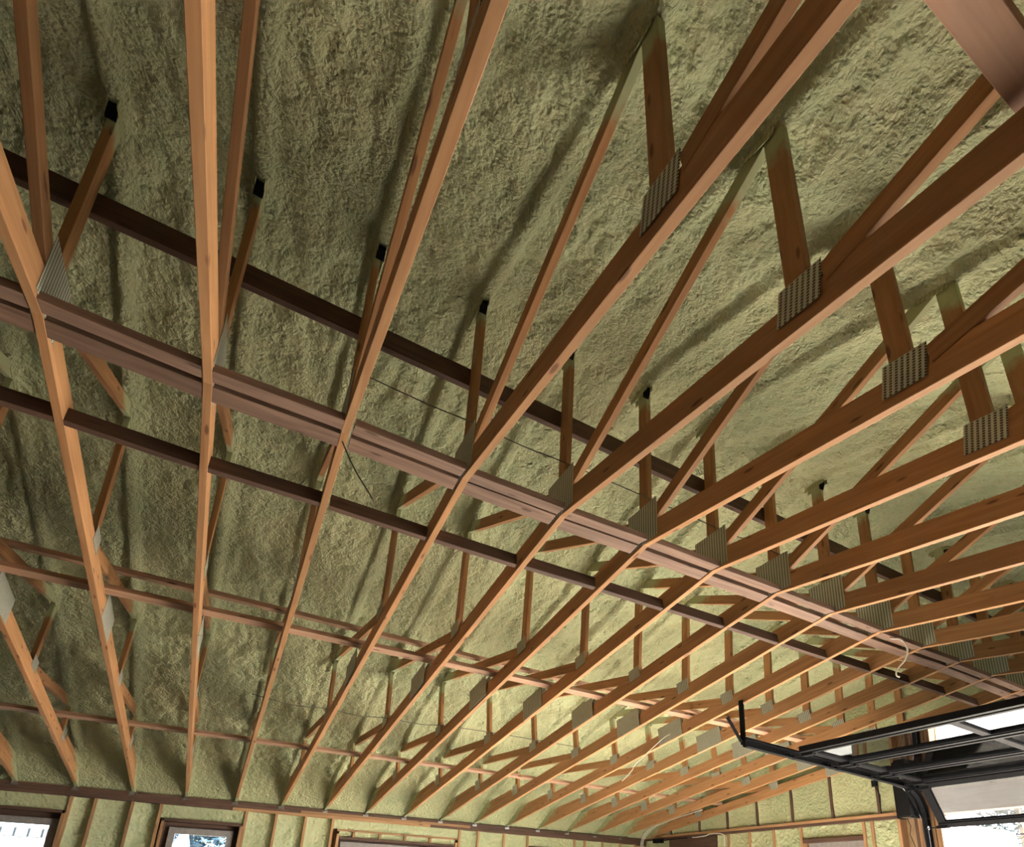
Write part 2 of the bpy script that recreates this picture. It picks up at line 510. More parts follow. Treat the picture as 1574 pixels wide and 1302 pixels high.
# measured sag / bow of single trusses at the peak (x, z)
BOW = {0: (0.004, -0.001), 1: (0.002, -0.024), 2: (-0.012, -0.016), 3: (0.012, -0.024), 4: (0.020, -0.022), 5: (0.026, -0.008),
       6: (0.009, -0.003), 7: (0.014, 0.004), 8: (0.01, 0.004), 9: (0.004, 0.002), 10: (-0.006, 0.006), 11: (-0.006, 0.016), 12: (-0.012, 0.012)}

def plate(parent, x, side, y, z, w, h, ang, mat=M_PLATE, name='connector_plate', t=0.0025):
    """punched plate on one face of the truss; local x runs along the chord"""
    key = (round(w, 3), round(h, 3), mat.name, name, t)
    if key not in PL:
        m = MB()
        n = 1
        for k in range(n+1):
            xx = -w/2+w*k/n
            d = 0.0
            m.v += [(xx, -t/2-d, -h/2), (xx, -t/2-d, h/2), (xx, t/2+d, h/2), (xx, t/2+d, -h/2)]
        for k in range(n):
            a, b = 4*k, 4*k+4
            m.f += [(a, b, b+1, a+1), (a+1, b+1, b+2, a+2), (a+2, b+2, b+3, a+3), (a+3, b+3, b, a)]
        m.f += [(0, 1, 2, 3), (4*n+3, 4*n+2, 4*n+1, 4*n)]
        PL[key] = m.mesh(name, mat)
    o = bpy.data.objects.new(name, PL[key])
    COL.objects.link(o)
    o.parent = parent
    ex = Vector((0, math.cos(ang), math.sin(ang))); ez = Vector((0, -math.sin(ang), math.cos(ang))); ey = ez.cross(ex)
    p = Vector((x+side*(TK/2+t/2+0.0012), y, z))-parent_loc(parent)
    o.matrix_local = Matrix(((ex.x, ey.x, ez.x, p.x), (ex.y, ey.y, ez.y, p.y), (ex.z, ey.z, ez.z, p.z), (0, 0, 0, 1)))
    return o
PL = {}

TRUSSES = list(range(-2, 15))
AB = math.atan(TB)
for i in TRUSSES:
    x = TX(i)
    bx, bz = BOW.get(i, (0, 0))
    T = empty('roof_truss', (x, YW, zb(YW)))
    k = 14-i
    if k == 0: lab = 'wooden scissor roof truss standing flush against the gable wall'
    elif i == -2: lab = 'wooden scissor roof truss farthest from the gable wall, cut by the picture edge'
    else: lab = 'wooden scissor roof truss with steel plates, %s one out from the gable wall truss' % ORD[k]
    tag(T, lab, 'roof truss', 'scissor roof trusses')
    rj = random.Random(100+i)
    # bottom chord halves: underside is the measured line
    n = Vector((0, TB, 1)).normalized()
    for s in (1, -1):
        n = Vector((0, s*TB, 1)).normalized()*(CH/2)
        a = Vector((x+bx, YR, ZR+bz))+n
        yend = YR+s*(YW-YR+0.02)
        b = Vector((x, yend, zb(yend)))+n
        a = a-Vector((0, s*n.z*TB*1.0, 0)) if False else a
        board('bottom_chord', a, b, CH, TK, M_CHORD, T)
        # embedded top chord
        n2 = Vector((0, s*TT, 1)).normalized()
        a = Vector((x, YR, ZT+0.075)); ye = YR+s*(YW-YR+0.02); b = Vector((x, ye-s*0.25, ZT+0.075-TT*(abs(ye-YR)-0.25)))
        board('top_chord', a, b, 0.089, TK, M_CHORD, T)
        # heel block stacked on the chord by the wall
        y0, y1 = YR+s*5.70, YR+s*7.08
        m = MB().prism([(y0, zb(y0)+CH+0.004), (y1, zb(y1)+CH+0.004), (y1, zb(y1)+CH+0.10), (y0, zb(y0)+CH+0.05)], 0, x-TK/2, x+TK/2)
        wbuild(m, 'heel_block', M_CHORD, T, origin=(x, (y0+y1)/2, zb((y0+y1)/2)))
    # webs: (y offset, z) pairs on the truss plane
    def P(y, z, top=False): return Vector((x+(bx*max(0, 1-abs(y-YR)/3)), y, z))
    def nb(s, d): y = YR+s*d; return P(y, zb(y)+CH-0.01)
    def nt_(s, d, e=0.03): y = YR+s*d; return P(y, zt(y)+e)
    webs = [(P(YR+0.045, zb(YR)+CH+bz-0.01), P(YR-0.005, ZT+0.06))]
    webs = [(P(YR, zb(YR)+CH+bz-0.01), P(YR, ZT+0.06))]
    for s in (1, -1):
        jt = rj.uniform(-0.01, 0.01)
        webs += [(P(YR+s*0.09, zb(YR)+CH+0.03+bz), nt_(s, 1.60+jt)),
                 (nb(s, 1.70), nt_(s, 1.665+jt)),
                 (nb(s, 1.80), nt_(s, 3.80)),
                 (nb(s, 3.80), nt_(s, 3.90)),
                 (nb(s, 3.90), nt_(s, 5.40, -0.085)),
                 (nb(s, 5.50), nt_(s, 5.54, -0.07))]
    for a, b in webs:
        o = board('web', a, b, 0.089, TK-0.002, M_WEB, T, updir=(0, 1, 0.001))
    # plates on both faces
    for side in (-1, 1):
        plate(T, x+bx, side, YR+0.01, zb(YR)+0.145+bz, 0.30, 0.28, 0)
        for s in (1, -1):
            a = -s*AB
            if s == 1:
                spec = [(1.725, 0.150, 0.165, 0.120), (2.66, 0.112, 0.42, 0.215), (3.82, 0.150, 0.17, 0.11), (5.56, 0.150, 0.15, 0.145)]
            else:
                spec = [(1.705, 0.115, 0.178, 0.152), (3.82, 0.150, 0.20, 0.12), (5.60, 0.165, 0.36, 0.16)]
            for d, h, w, hh in spec:
                y = YR+s*d
                plate(T, x+(bx*max(0, 1-d/3)), side, y, zb(y)+h, w, hh, a)
            for d in (1.64, 3.85):
                y = YR+s*d
                plate(T, x, side, y-s*0.02, zt(y)+0.03, 0.16, 0.075, -s*math.atan(TT), M_PLATEF)
        plate(T, x, side, YR, ZT-0.005, 0.19, 0.085, 0, M_PLATEF)
    # black sliver imitating the foam gap shadow on the near side of the king post head
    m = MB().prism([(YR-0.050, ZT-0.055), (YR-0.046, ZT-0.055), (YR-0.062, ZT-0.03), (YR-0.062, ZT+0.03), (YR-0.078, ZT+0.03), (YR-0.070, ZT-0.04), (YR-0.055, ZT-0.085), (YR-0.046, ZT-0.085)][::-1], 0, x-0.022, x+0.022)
    tag(wbuild(m, 'ridge_gap_shadow', M_BLACK, T), label='black sliver standing in for the gap shadow at the peak')

# ------------------------------------------------------------------ blocking between trusses along the ceiling peak
def bayname(i):
    k = 14-i                                  # bay between truss i-1 and i
    return 'between gable truss and first truss' if k == 0 else 'between %s and %s trusses from gable' % (ORD[k], ORD[k+1])

def bz_at(i): return BOW.get(i, (0, 0))[1]
rb = random.Random(5)
for i in range(-1, 15):
    x0, x1 = TX(i-1)+TK/2+0.001, TX(i)-TK/2-0.001
    z0, z1 = bz_at(i-1), bz_at(i)
    fcy = 2.726+0.022*max(0, TX(i)-1.5)
    # near piece, flat: underside slopes with the chord
    for nm, yc, s, tiltlab in (('near', fcy-0.089-rb.choice((0.012, 0.030, 0.036)), -1, 'piece away from windows'), ('far', fcy, 1, 'piece toward windows')):
        zz = zb(yc)+TK/2+0.002
        o = board('ridge_block', (x0, yc, zz+z0), (x1, yc, zz+z1), TK, 0.089, M_RIDGE, None, updir=(0, s*TB, 1))
        tag(o, 'flat ceiling peak board %s, %s' % (bayname(i), tiltlab), 'blocking board', 'flat boards along the ceiling peak')
    if i >= -1:
        y0 = 3.262-0.018*max(0, i-2)*0.5+rb.uniform(-0.006, 0.006)
        y0 = max(y0, 3.165)
        zz = zb(y0)+0.045+0.002
        o = board('edge_block', (x0, y0-0.02, zz+z0*0.7), (x1, y0-0.02, zz+z1*0.7), 0.086, TK, M_DARK, None, updir=(0, TB, 1))
        tag(o, 'dark edge-set board %s' % bayname(i), 'blocking board', 'dark edge-set boards beyond the peak')

# ------------------------------------------------------------------ long braces
XB0, XB1 = XL+0.02, XG-0.02
def tagged_board(name, *a, lab, **k):
    o = board(name, *a, **k)
    return tag(o, lab, 'brace')
zC = 2.885
tagged_board('long_brace', (XB0, YR+0.045+0.021, zC+0.01), (XB1, YR+0.045+0.021, zC-0.045), 0.125, TK, M_DARK,
             lab='long dark board on edge running behind the king posts, high under the roof ridge')
yD = 5.005
tagged_board('long_brace', (XB0, yD, zb(yD)+CH+TK/2+0.004), (XB1, yD-0.06, zb(yD-0.06)+CH+TK/2+0.004), TK, 0.089, M_BRACE, updir=(0, TB, 1),
             lab='long flat board lying on the lower chords about midway down the far slope')
yD1, zD1 = 5.25, 2.245
tagged_board('long_brace', (XB0, yD1-0.08, zD1-0.008), (XB1, yD1+0.42, zD1+0.055), TK, 0.089, M_BRACE, updir=(0, -0.12, 1),
             lab='long flat board lying higher up on the diagonal webs, just above the midway chord brace')
yE = 7.66
tagged_board('long_brace', (XB0, yE, zb(yE)+CH+TK/2+0.004), (XB1, yE, zb(yE)+CH+TK/2+0.004), TK, 0.089, M_BRACE, updir=(0, TB, 1),
             lab='long flat board lying on the lower chords nearest the window wall')
yN = 0.262
tagged_board('long_brace', (1.02, yN, zb(yN)+CH+TK/2+0.004), (XB1, yN, zb(yN)+CH+TK/2+0.004), TK, 0.095, M_BOARD, updir=(0, -TB, 1),
             lab='pale pinkish board lying across the lower chords, overhead at the top right corner')
# ------------------------------------------------------------------ far wall (with the windows)
YS = YW-0.008                                # inner face of the studs
def hole_wall_y(m, x0, x1, z0, z1, ya, yb, holes):
    """wall slab in the xz plane with rectangular holes (x0,x1,z0,z1), holes sorted by x"""
    cur = x0
    for hx0, hx1, hz0, hz1 in sorted(holes):
        m.box((cur, ya, z0), (hx0, yb, z1))
        m.box((hx0, ya, z0), (hx1, yb, hz0)); m.box((hx0, ya, hz1), (hx1, yb, z1))
        cur = hx1
    m.box((cur, ya, z0), (x1, yb, z1))
RO = [(XL+0.02, -1.684, -0.35, 0.762), (-0.576, 0.342, -0.35, 0.757), (1.70, 3.549, -0.35, 0.690), (4.96, 5.80, -0.35, 0.60)]
m = MB(); hole_wall_y(m, XL-0.2, XG+0.16, ZF, 1.30, YS+0.14, YS+0.16, RO)
WF = tag(wbuild(m, 'wall_far', M_OSB), kind='structure')
def part(m, name, mat, par, **k):
    return wbuild(m, name, mat, par, **k)
def stud(x, z0, z1, w=TK, mat=None, name='stud', par=None, y=YS, d=0.14):
    o = board(name, (x+w/2, y+d/2, z0), (x+w/2, y+d/2, z1), w, d, mat or M_STUD, par or WF, updir=(1, 0, 0))
    return o
PZ0, PZ1 = 0.978, 1.098
for k, z in enumerate((PZ0+0.019, PZ0+0.060, PZ0+0.101)):
    ends = [XL, 0.2+0.9*k, 3.1+0.7*k, XG-0.02]
    for j in range(3):
        mm = (M_DARK, M_DARK, M_DARK) if k == 2 else (M_DARK, M_STUD, M_DARK)
        board('top_plate', (ends[j], YS+0.07, z), (ends[j+1]-0.003, YS+0.07, z), 0.040, 0.14, mm[j], WF)
full = [-1.648, -1.393, -0.996, -0.672, 0.368, 0.762, 1.165, 1.555, 3.60, 3.935, 4.420, 4.885, 5.86, 6.086, 6.481, 6.89, 7.25]
for x in full: stud(x, ZF, PZ0)
for x in (-1.684-0.0, -0.614, 0.342-0.012, 1.655, 3.552, 5.80, 4.922):
    stud(x, ZF, 0.76)
# window heads
for (x0, x1, zb0, zt0, mt) in [(XL, -1.684, 0.762, 0.80, M_DARK), (-0.576, 0.342, 0.757, 0.80, M_DARK), (1.70, 3.549, 0.690, 0.722, M_DARK), (4.96, 5.80, 0.745, 0.80, M_DARK)]:
    board('header', (x0, YS+0.07, (zb0+zt0)/2), (x1, YS+0.07, (zb0+zt0)/2), zt0-zb0, 0.14, mt, WF)
for x0, x1 in ((XL, -1.684), (-0.576, 0.342), (1.70, 3.549), (4.96, 5.80)):
    board('sill', (x0, YS+0.07, -0.37), (x1, YS+0.07, -0.37), TK, 0.14, M_STUD, WF)
for x in (1.905, 2.305, 2.705, 3.123): stud(x-0.019, 0.722, 0.80, name='cripple_stud')
tag(board('ledger', (1.66, YS+0.052, 0.82), (3.60, YS+0.052, 0.82), 0.03, 0.06, M_STUD, WF), label=None)
# jamb liners, dark rough opening sides
for x in (-1.684-0.001, -0.576, 0.342-0.012, 1.70, 3.537):
    o = board('jamb', (x+0.006, YS+0.075, -0.35), (x+0.006, YS+0.075, 0.75 if x < 1 else 0.69), 0.012, 0.13, M_DARK, WF, updir=(1, 0, 0))

def foam_bay_y(x0, x1, z0, z1, seed, depth=0.055, par=WF, y=YS, res=0.014):
    nx = max(6, int((x1-x0)/res)); nz = max(6, int((z1-z0)/res))
    a = np.linspace(0, 1, nx); b = np.linspace(0, 1, nz)
    A, B = np.meshgrid(a, b, indexing='ij')
    X = x0+(x1-x0)*A; Z = z0+(z1-z0)*B
    prof = 1-np.abs(2*A-1)**3.0
    Y = y+0.022+depth*(0.35+0.65*A**1.5)*prof*0+depth*prof*(0.55+0.5*A)
    Y = Y-0.020*fbm(X*6+seed*3.1, Z*6, 3)*prof-0.014*billow(X*17+seed, Z*15, 3)
    Y = np.clip(Y, y-0.004, y+0.13)
    return grid_mesh('spray_foam', np.stack([X, Y, Z], -1), M_FOAMW, par, flip=True)
edges = [XL]+full
ZB = -0.55
bays = [(-1.61, -1.393, ZB, PZ0), (-1.355, -0.996, ZB, PZ0), (-0.958, -0.672, ZB, PZ0), (0.406, 0.762, ZB, PZ0), (0.80, 1.165, ZB, PZ0), (1.203, 1.555, ZB, PZ0),
        (3.638, 3.935, ZB, PZ0), (3.973, 4.420, ZB, PZ0), (4.458, 4.885, ZB, PZ0), (5.898, 6.086, ZB, PZ0), (6.124, 6.481, ZB, PZ0), (6.519, 6.89, ZB, PZ0), (6.928, 7.25, ZB, PZ0)]
for k, bb in enumerate(bays): foam_bay_y(*bb, k)
for k, bb in enumerate([(XL, -1.648, 0.80, PZ0), (-0.634, 0.368, 0.80, PZ0), (1.593, 3.60, 0.835, PZ0), (4.923, 5.86, 0.80, PZ0)]): foam_bay_y(*bb, 20+k, depth=0.014)
cs = [1.693, 1.905, 2.305, 2.705, 3.123, 3.552]
for k in range(5): foam_bay_y(cs[k]+(0.019 if k else 0), cs[k+1]-(0.019 if k < 4 else 0), 0.722, 0.806, 30+k, depth=0.02)
for x0, x1 in ((XL, -1.684), (-0.576, 0.342), (1.70, 3.549), (4.96, 5.80)): foam_bay_y(x0, x1, -1.0, -0.39, 40, depth=0.02)
# galvanised hurricane clips where the trusses sit on the plate
for i in TRUSSES[:-1]:
    x = TX(i)
    m = MB().box((x-0.045, YS-0.004, PZ1-0.045), (x+0.03, YS, PZ1-0.005))
    m.box((x-0.024, YS-0.05, PZ1-0.02), (x-0.0215, YS, PZ1+0.055))
    part(m, 'truss_clip', M_STEEL, WF, origin=(x, YS, PZ1))

def window_y(k, x0, x1, z0, z1, gx0, gx1, gz1, fx0, fx1, fz1, mull=()):
    r = tag(wbuild(MB().box((fx0, YS+0.135, z0+0.0), (fx1, YS+0.14, z0+0.02)), 'window_%d' % k, M_FRAME), kind='structure')
    y0, y1 = YS+0.085, YS+0.145
    gz0 = z0+(fz1-gz1)+0.02
    m = MB()
    m.box((fx0, y0, z0), (gx0, y1, fz1)); m.box((gx1, y0, z0), (fx1, y1, fz1))
    m.box((gx0, y0, gz1), (gx1, y1, fz1)); m.box((gx0, y0, z0), (gx1, y1, gz0))
    for mx in mull: m.box((mx-0.02, y0+0.01, gz0), (mx+0.02, y1, gz1))
    part(m, 'window_frame', M_FRAME, r)
    # flange to the rough opening
    m = MB()
    if fx0 > x0+0.003: m.box((x0, y1-0.012, z0), (fx0, y1, z1))
    if x1 > fx1+0.003: m.box((fx1, y1-0.012, z0), (x1, y1, z1))
    m.box((fx0, y1-0.012, fz1), (fx1, y1, z1))
    part(m, 'nailing_flange', M_DARK, r)
    part(MB().box((gx0-0.01, y1-0.03, gz0-0.01), (gx1+0.01, y1-0.026, gz1+0.01)), 'glass', M_GLASS, r)
    portal(((x0+x1)/2, YS+0.30, (z0+z1)/2), (x1-x0, z1-z0), (0, -1, 0))
window_y(1, XL+0.02, -1.684, -0.35, 0.762, XL+0.08, -1.783, 0.607, XL+0.03, -1.705, 0.690)
window_y(2, -0.576, 0.342, -0.35, 0.757, -0.429, 0.195, 0.606, -0.507, 0.273, 0.692)
window_y(3, 1.70, 3.549, -0.35, 0.690, 1.80, 3.45, 0.56, 1.74, 3.52, 0.655, (2.62,))
window_y(4, 4.96, 5.80, -0.35, 0.745, 5.05, 5.71, 0.56, 4.99, 5.77, 0.655)

# ------------------------------------------------------------------ gable wall (with the garage door)
DY0, DY1, DZ = -0.36, 4.04, 1.075            # garage opening
XI = XG-0.018                                # inner face of the gable studs
m = MB()
XO0, XO1 = XI+0.14, XI+0.16
def roofline(y): return ZT+0.30-TT*abs(y-YR)
m.prism([(YN-0.2, ZF), (DY0, ZF), (DY0, roofline(DY0)), (YN-0.2, roofline(YN-0.2))], 0, XO0, XO1)
m.prism([(DY0, DZ), (DY1, DZ), (DY1, roofline(DY1)), (YR, roofline(YR)), (DY0, roofline(DY0))], 0, XO0, XO1)
m.prism([(DY1, ZF), (5.104, ZF), (5.104, roofline(5.104)), (DY1, roofline(DY1))], 0, XO0, XO1)
m.prism([(5.104, ZF), (6.004, ZF), (6.004, -0.35), (5.104, -0.35)], 0, XO0, XO1)
m.prism([(5.104, 0.83), (6.004, 0.83), (6.004, roofline(6.004)), (5.104, roofline(5.104))], 0, XO0, XO1)
m.prism([(6.004, ZF), (YW+0.2, ZF), (YW+0.2, roofline(YW+0.2)), (6.004, roofline(6.004))], 0, XO0, XO1)
WG = tag(wbuild(m, 'wall_right', M_OSB), kind='structure')
def gstud(y, z0, z1, w=TK, mat=None, name='stud'):
    return board(name, (XI+0.07, y, z0), (XI+0.07, y, z1), w, 0.14, mat or M_STUD, WG, updir=(0, 1, 0))
def gh(name, y0, y1, z, d, mat, xd=0.14):
    return board(name, (XI+xd/2, y0, z), (XI+xd/2, y1, z), d, xd, mat, WG)
GP0, GP1 = 1.062, 1.145
gh('top_plate', 4.36, YW-0.01, GP0+0.02, 0.040, M_DARK); gh('top_plate', 4.36, YW-0.01, GP0+0.062, 0.040, M_STUD)
ups = [9.0, 8.22, 7.535, 6.875, 6.19, 5.50, 4.80]
for y in ups: gstud(y, GP1, zb(y)-0.002, mat=M_DARK)
gstud(4.40, GP1, zb(4.40)-0.002, mat=M_DARK)
lows = [7.53, 7.06, 6.57, 6.06, 5.05, 4.93, 4.56]
for y in lows: gstud(y, ZF, GP0)
for y, mt in ((4.34, M_DARK), (4.30, M_STUD), (4.26, M_STUD), (4.22, M_STUD), (4.18, M_STUD), (4.14, M_STUD)): gstud(y, ZF, 1.36 if y < 4.3 else zb(4.34)-0.002, mat=mt)
gstud(4.09, ZF, DZ); gstud(4.062, ZF, DZ, w=0.03)
# garage header: two stacked pale beams and foam over it
gh('header', DY0-0.1, 4.12, DZ+0.145, 0.285, M_BOARD)
gh('header', DY0-0.1, 4.12, DZ+0.30, 0.03, M_BOARD, 0.15)
gh('header', 5.07, 6.04, 0.86, 0.06, M_DARK); gh('sill', 5.10, 6.0, -0.37, TK, M_STUD)
gh('header', 7.80, 9.05, 0.955, 0.19, M_DARK)
gh('header', 5.07, 6.04, 0.885, 0.012, M_STUD)
def foam_bay_x(y0, y1, z0, z1, seed, depth=0.03, slope=0, res=0.014, top=None):
    ny = max(6, int(abs(y1-y0)/res)); nz = max(6, int((z1-z0)/res))
    A, B = np.meshgrid(np.linspace(0, 1, ny), np.linspace(0, 1, nz), indexing='ij')
    Y = y0+(y1-y0)*A
    zt_ = (z1+0*Y) if top is None else np.array([top(v) for v in Y.ravel()]).reshape(Y.shape)
    Z = z0+(zt_-z0)*B
    prof = 1-np.abs(2*A-1)**3.0
    X = XI+0.022+depth*prof-0.018*fbm(Y*5+seed*3.1, Z*5, 3)*prof-0.014*billow(Y*14+seed, Z*12, 3)
    X = np.clip(X, XI-0.002, XI+0.13)
    return grid_mesh('spray_foam', np.stack([X, Y, Z], -1), M_FOAMW, WG, flip=True)
uu = [YW]+ups+[4.42]
for k in range(len(uu)-1): foam_bay_x(uu[k+1]+0.019, uu[k]-(0.019 if k else 0), GP1, 0, k, top=lambda v: zb(v)+0.01)
foam_bay_x(4.36, 4.38, GP1, 0, 3, top=lambda v: zb(v)+0.01)
for k, (a, b) in enumerate([(9.05, YW), (7.55, 7.80), (7.08, 7.51), (6.59, 7.04), (6.08, 6.55), (4.58, 4.91)]): foam_bay_x(a, b, -0.6, GP0, 10+k)
foam_bay_x(5.07, 6.04, 0.89, GP0, 21, depth=0.012)
foam_bay_x(4.95, 5.03, -0.6, GP0, 22, depth=0.012)
foam_bay_x(DY0-0.1, 4.12, DZ+0.32, 0, 23, depth=0.03, top=lambda v: zb(v)+0.01)
foam_bay_x(YN, DY0-0.1, -0.6, 0, 24, depth=0.03, res=0.04, top=lambda v: zb(v)+0.01)
# foam behind the gable truss, between its chords
foam_bay_x(4.36, YW-0.3, 1.12, 0, 26, depth=0.06, res=0.03, top=lambda v: zt(v)+0.10).location.x = 0.035
foam_bay_x(YN+0.3, 4.36, 1.45, 0, 27, depth=0.06, res=0.03, top=lambda v: zt(v)+0.10).location.x = 0.035
r5 = tag(wbuild(MB().box((XI+0.135, 5.11, -0.35), (XI+0.14, 6.0, -0.33)), 'window_5', M_FRAME), kind='structure')
m = MB()
m.box((XI+0.085, 5.104, -0.35), (XI+0.145, 5.18, 0.83)); m.box((XI+0.085, 5.93, -0.35), (XI+0.145, 6.004, 0.83))
m.box((XI+0.085, 5.18, 0.74), (XI+0.145, 5.93, 0.83)); m.box((XI+0.085, 5.18, -0.35), (XI+0.145, 5.93, -0.26))
part(m, 'window_frame', M_FRAME, r5)
part(MB().box((XI+0.11, 5.17, -0.27), (XI+0.114, 5.94, 0.75)), 'glass', M_GLASS, r5)
# the unseen near and left walls close the room
m = MB().box((XL-0.2, YN-0.2, ZF), (XG+0.1, YN-0.02, 1.30)); tag(wbuild(m, 'unseen_wall_near', M_BARE), kind='structure')
m = MB().prism([(YN-0.2, ZF), (YW+0.2, ZF), (YW+0.2, roofline(YW+0.2)), (YR, roofline(YR)), (YN-0.2, roofline(YN-0.2))], 0, XL-0.2, XL-0.04)
tag(wbuild(m, 'unseen_wall_left', M_BARE), kind='structure')

# ------------------------------------------------------------------ garage door (open, overhead)
def trk(x): return 1.520-0.039*(x-4.54)       # height of the door plane along the track
GD = tag(empty('garage_door', (XG-0.1, 4.0, 0.9)), kind='thing', label='open black sectional garage door with glass panels hanging overhead in its tracks', cat='garage door')
def sect(xa, za, xb, zb_, name_y0=DY0+0.04, name_y1=4.0):
    """one door section lying from (xa,za) to (xb,zb) in the xz plane; children: rails, stiles, glass"""
    a = Vector((xa, 0, za)); b = Vector((xb, 0, zb_)); ex = (b-a).normalized(); L = (b-a).length
    ez = Vector((-ex.z, 0, ex.x))
    if ez.z < 0: ez = -ez
    th = 0.045
    def bx(u0, u1, y0, y1, w0=-th/2, w1=th/2):
        mm = MB().box((u0, y0, w0), (u1, y1, w1))
        mm.v = [tuple(a+ex*u+Vector((0, y, 0))+ez*w) for u, y, w in mm.v]
        return mm
    def add(m1, m2):
        b0 = len(m1.v); m1.v += m2.v; m1.f += [tuple(i+b0 for i in f) for f in m2.f]; return m1
    y0, y1 = name_y0, name_y1
    g = 0.004
    s_ = wbuild(bx(g, 0.012, y0, y1), 'door_section', M_BLACK, GD, origin=(a+b)/2)
    rl = 0.085
    for u0, u1 in ((g, rl), (L-rl, L-g)):
        m = bx(u0, u1, y0, y1)
        add(m, bx(u0+0.02, u1-0.02, y0, y1, -th/2-0.012, -th/2))
        wbuild(m, 'rail', M_BLACK, s_, origin=(a+b)/2)
    w3 = (y1-y0)/3
    for k in range(4):
        yc = y1-w3*k
        if k == 0: m = bx(rl, L-rl, yc-0.085, yc)
        elif k == 3: m = bx(rl, L-rl, yc, yc+0.085)
        else: m = bx(rl, L-rl, yc-0.035, yc+0.035)
        wbuild(m, 'stile', M_BLACK, s_, origin=(a+b)/2)
    for k in range(3):
        ya = y1-w3*(k+1)+(0.085 if k == 2 else 0.035); yb = y1-w3*k-(0.085 if k == 0 else 0.035)
        wbuild(bx(rl-0.005, L-rl+0.005, ya-0.005, yb+0.005, -0.004, 0.004), 'glass_pane', M_DGLASS, s_, origin=(a+b)/2)
    # roller brackets and hinges
    for u in (0.05, L-0.05):
        p = a+ex*u+Vector((0, y1, 0))
        m = MB().box((-0.03, -0.10, -0.055), (0.03, 0.03, -0.022)); m.v = [tuple(p+Vector(v)) for v in m.v]
        m.tube([p+Vector((0, -0.06, -0.04)), p+Vector((0, 0.14, -0.04))], 0.006)
        m.tube([p+Vector((0, 0.135, -0.04)), p+Vector((0, 0.165, -0.04))], 0.022, 12)
        wbuild(m, 'roller_bracket', M_BLACK, s_, origin=(a+b)/2)
xs_ = [5.10, 5.79, 6.47, 7.11]
for k in range(3): sect(xs_[k], trk(xs_[k])-0.005, xs_[k+1], trk(xs_[k+1])-0.005)
sect(xs_[3]+0.01, trk(xs_[3])-0.01, XG-0.10, 0.90)
# top edge seal
part(MB().box((5.05, DY0+0.04, trk(5.1)-0.035), (5.10, 4.0, trk(5.1)+0.025)), 'weather_seal', M_BLACK, GD)

TR = tag(empty('door_track', (XI, 4.17, ZF)), 'black steel track running inward from the gable wall beside the glass garage door', 'door track')
def channel(path, y, w=0.078, d=0.055, t=0.004):
    """C channel following a path in the xz plane, open toward -y"""
    m = MB(); P_ = [Vector((p[0], 0, p[1])) for p in path]
    sec = [(-w/2, -d), (-w/2, 0), (w/2, 0), (w/2, -d), (w/2-t, -d), (w/2-t, -t), (-w/2+t, -t), (-w/2+t, -d)]
    for k, p in enumerate(P_):
        dd = (P_[min(k+1, len(P_)-1)]-P_[max(0, k-1)]).normalized(); nn = Vector((-dd.z, 0, dd.x))
        for u, v in sec: m.v.append(tuple(p+nn*u+Vector((0, y+v, 0))))
    for k in range(len(P_)-1):
        for j in range(8):
            j2 = (j+1) % 8
            m.f.append((k*8+j, k*8+j2, (k+1)*8+j2, (k+1)*8+j))
    m.f.append(tuple(range(8))); m.f.append(tuple((len(P_)-1)*8+j for j in range(8)))
    return m
YT = 4.19
part(channel([(4.47, trk(4.47)-0.02), (7.10, trk(7.10)-0.02)], YT), 'horizontal_track', M_BLACK, TR)
cv = []
for k in range(9):
    t = k/8*math.pi/2
    cv.append((7.10+0.34*math.sin(t), trk(7.10)-0.02-0.38*(1-math.cos(t))))
part(channel(cv, YT), 'curved_track', M_BLACK, TR)
part(channel([(7.44, cv[-1][1]), (7.46, ZF+0.02)], YT), 'vertical_track', M_BLACK, TR)
part(MB().prism([(7.10, trk(7.1)+0.02), (7.16, trk(7.1)-0.10), (7.46, 0.98), (7.515, 0.98), (7.515, 1.10), (7.25, 1.36)], 1, 4.20, 4.204), 'flag_bracket', M_BLACK, TR)
# reinforcing angle along the horizontal track with bolt heads
part(MB().box((4.46, YT+0.001, trk(4.5)-0.055), (4.47, YT+0.006, trk(4.5)+0.02)), 'end_cap', M_BLACK, TR)
m = MB().prism([(4.47, trk(4.47)+0.01), (7.0, trk(7.0)+0.01), (7.0, trk(7.0)+0.045), (4.47, trk(4.47)+0.045)], 1, YT-0.03, YT+0.012)
part(m, 'track_angle', M_BLACK, TR)
for k in range(6):
    x = 4.60+0.22*k
    m = MB().tube([(x, YT, trk(x)-0.01), (x, YT+0.008, trk(x)-0.01)], 0.009, 8)
    part(m, 'bolt', M_STEEL, TR, origin=(x, YT, trk(x)))
m = MB().tube([(6.3, YT+0.01, trk(6.3)-0.05), (6.9, YT+0.015, trk(6.9)-0.05), (7.15, YT+0.03, 1.36), (7.36, YT+0.03, 1.22), (7.44, YT+0.03, 1.0), (7.45, YT+0.03, 0.2)], 0.005)
part(m, 'lift_cable', M_STEEL, TR)

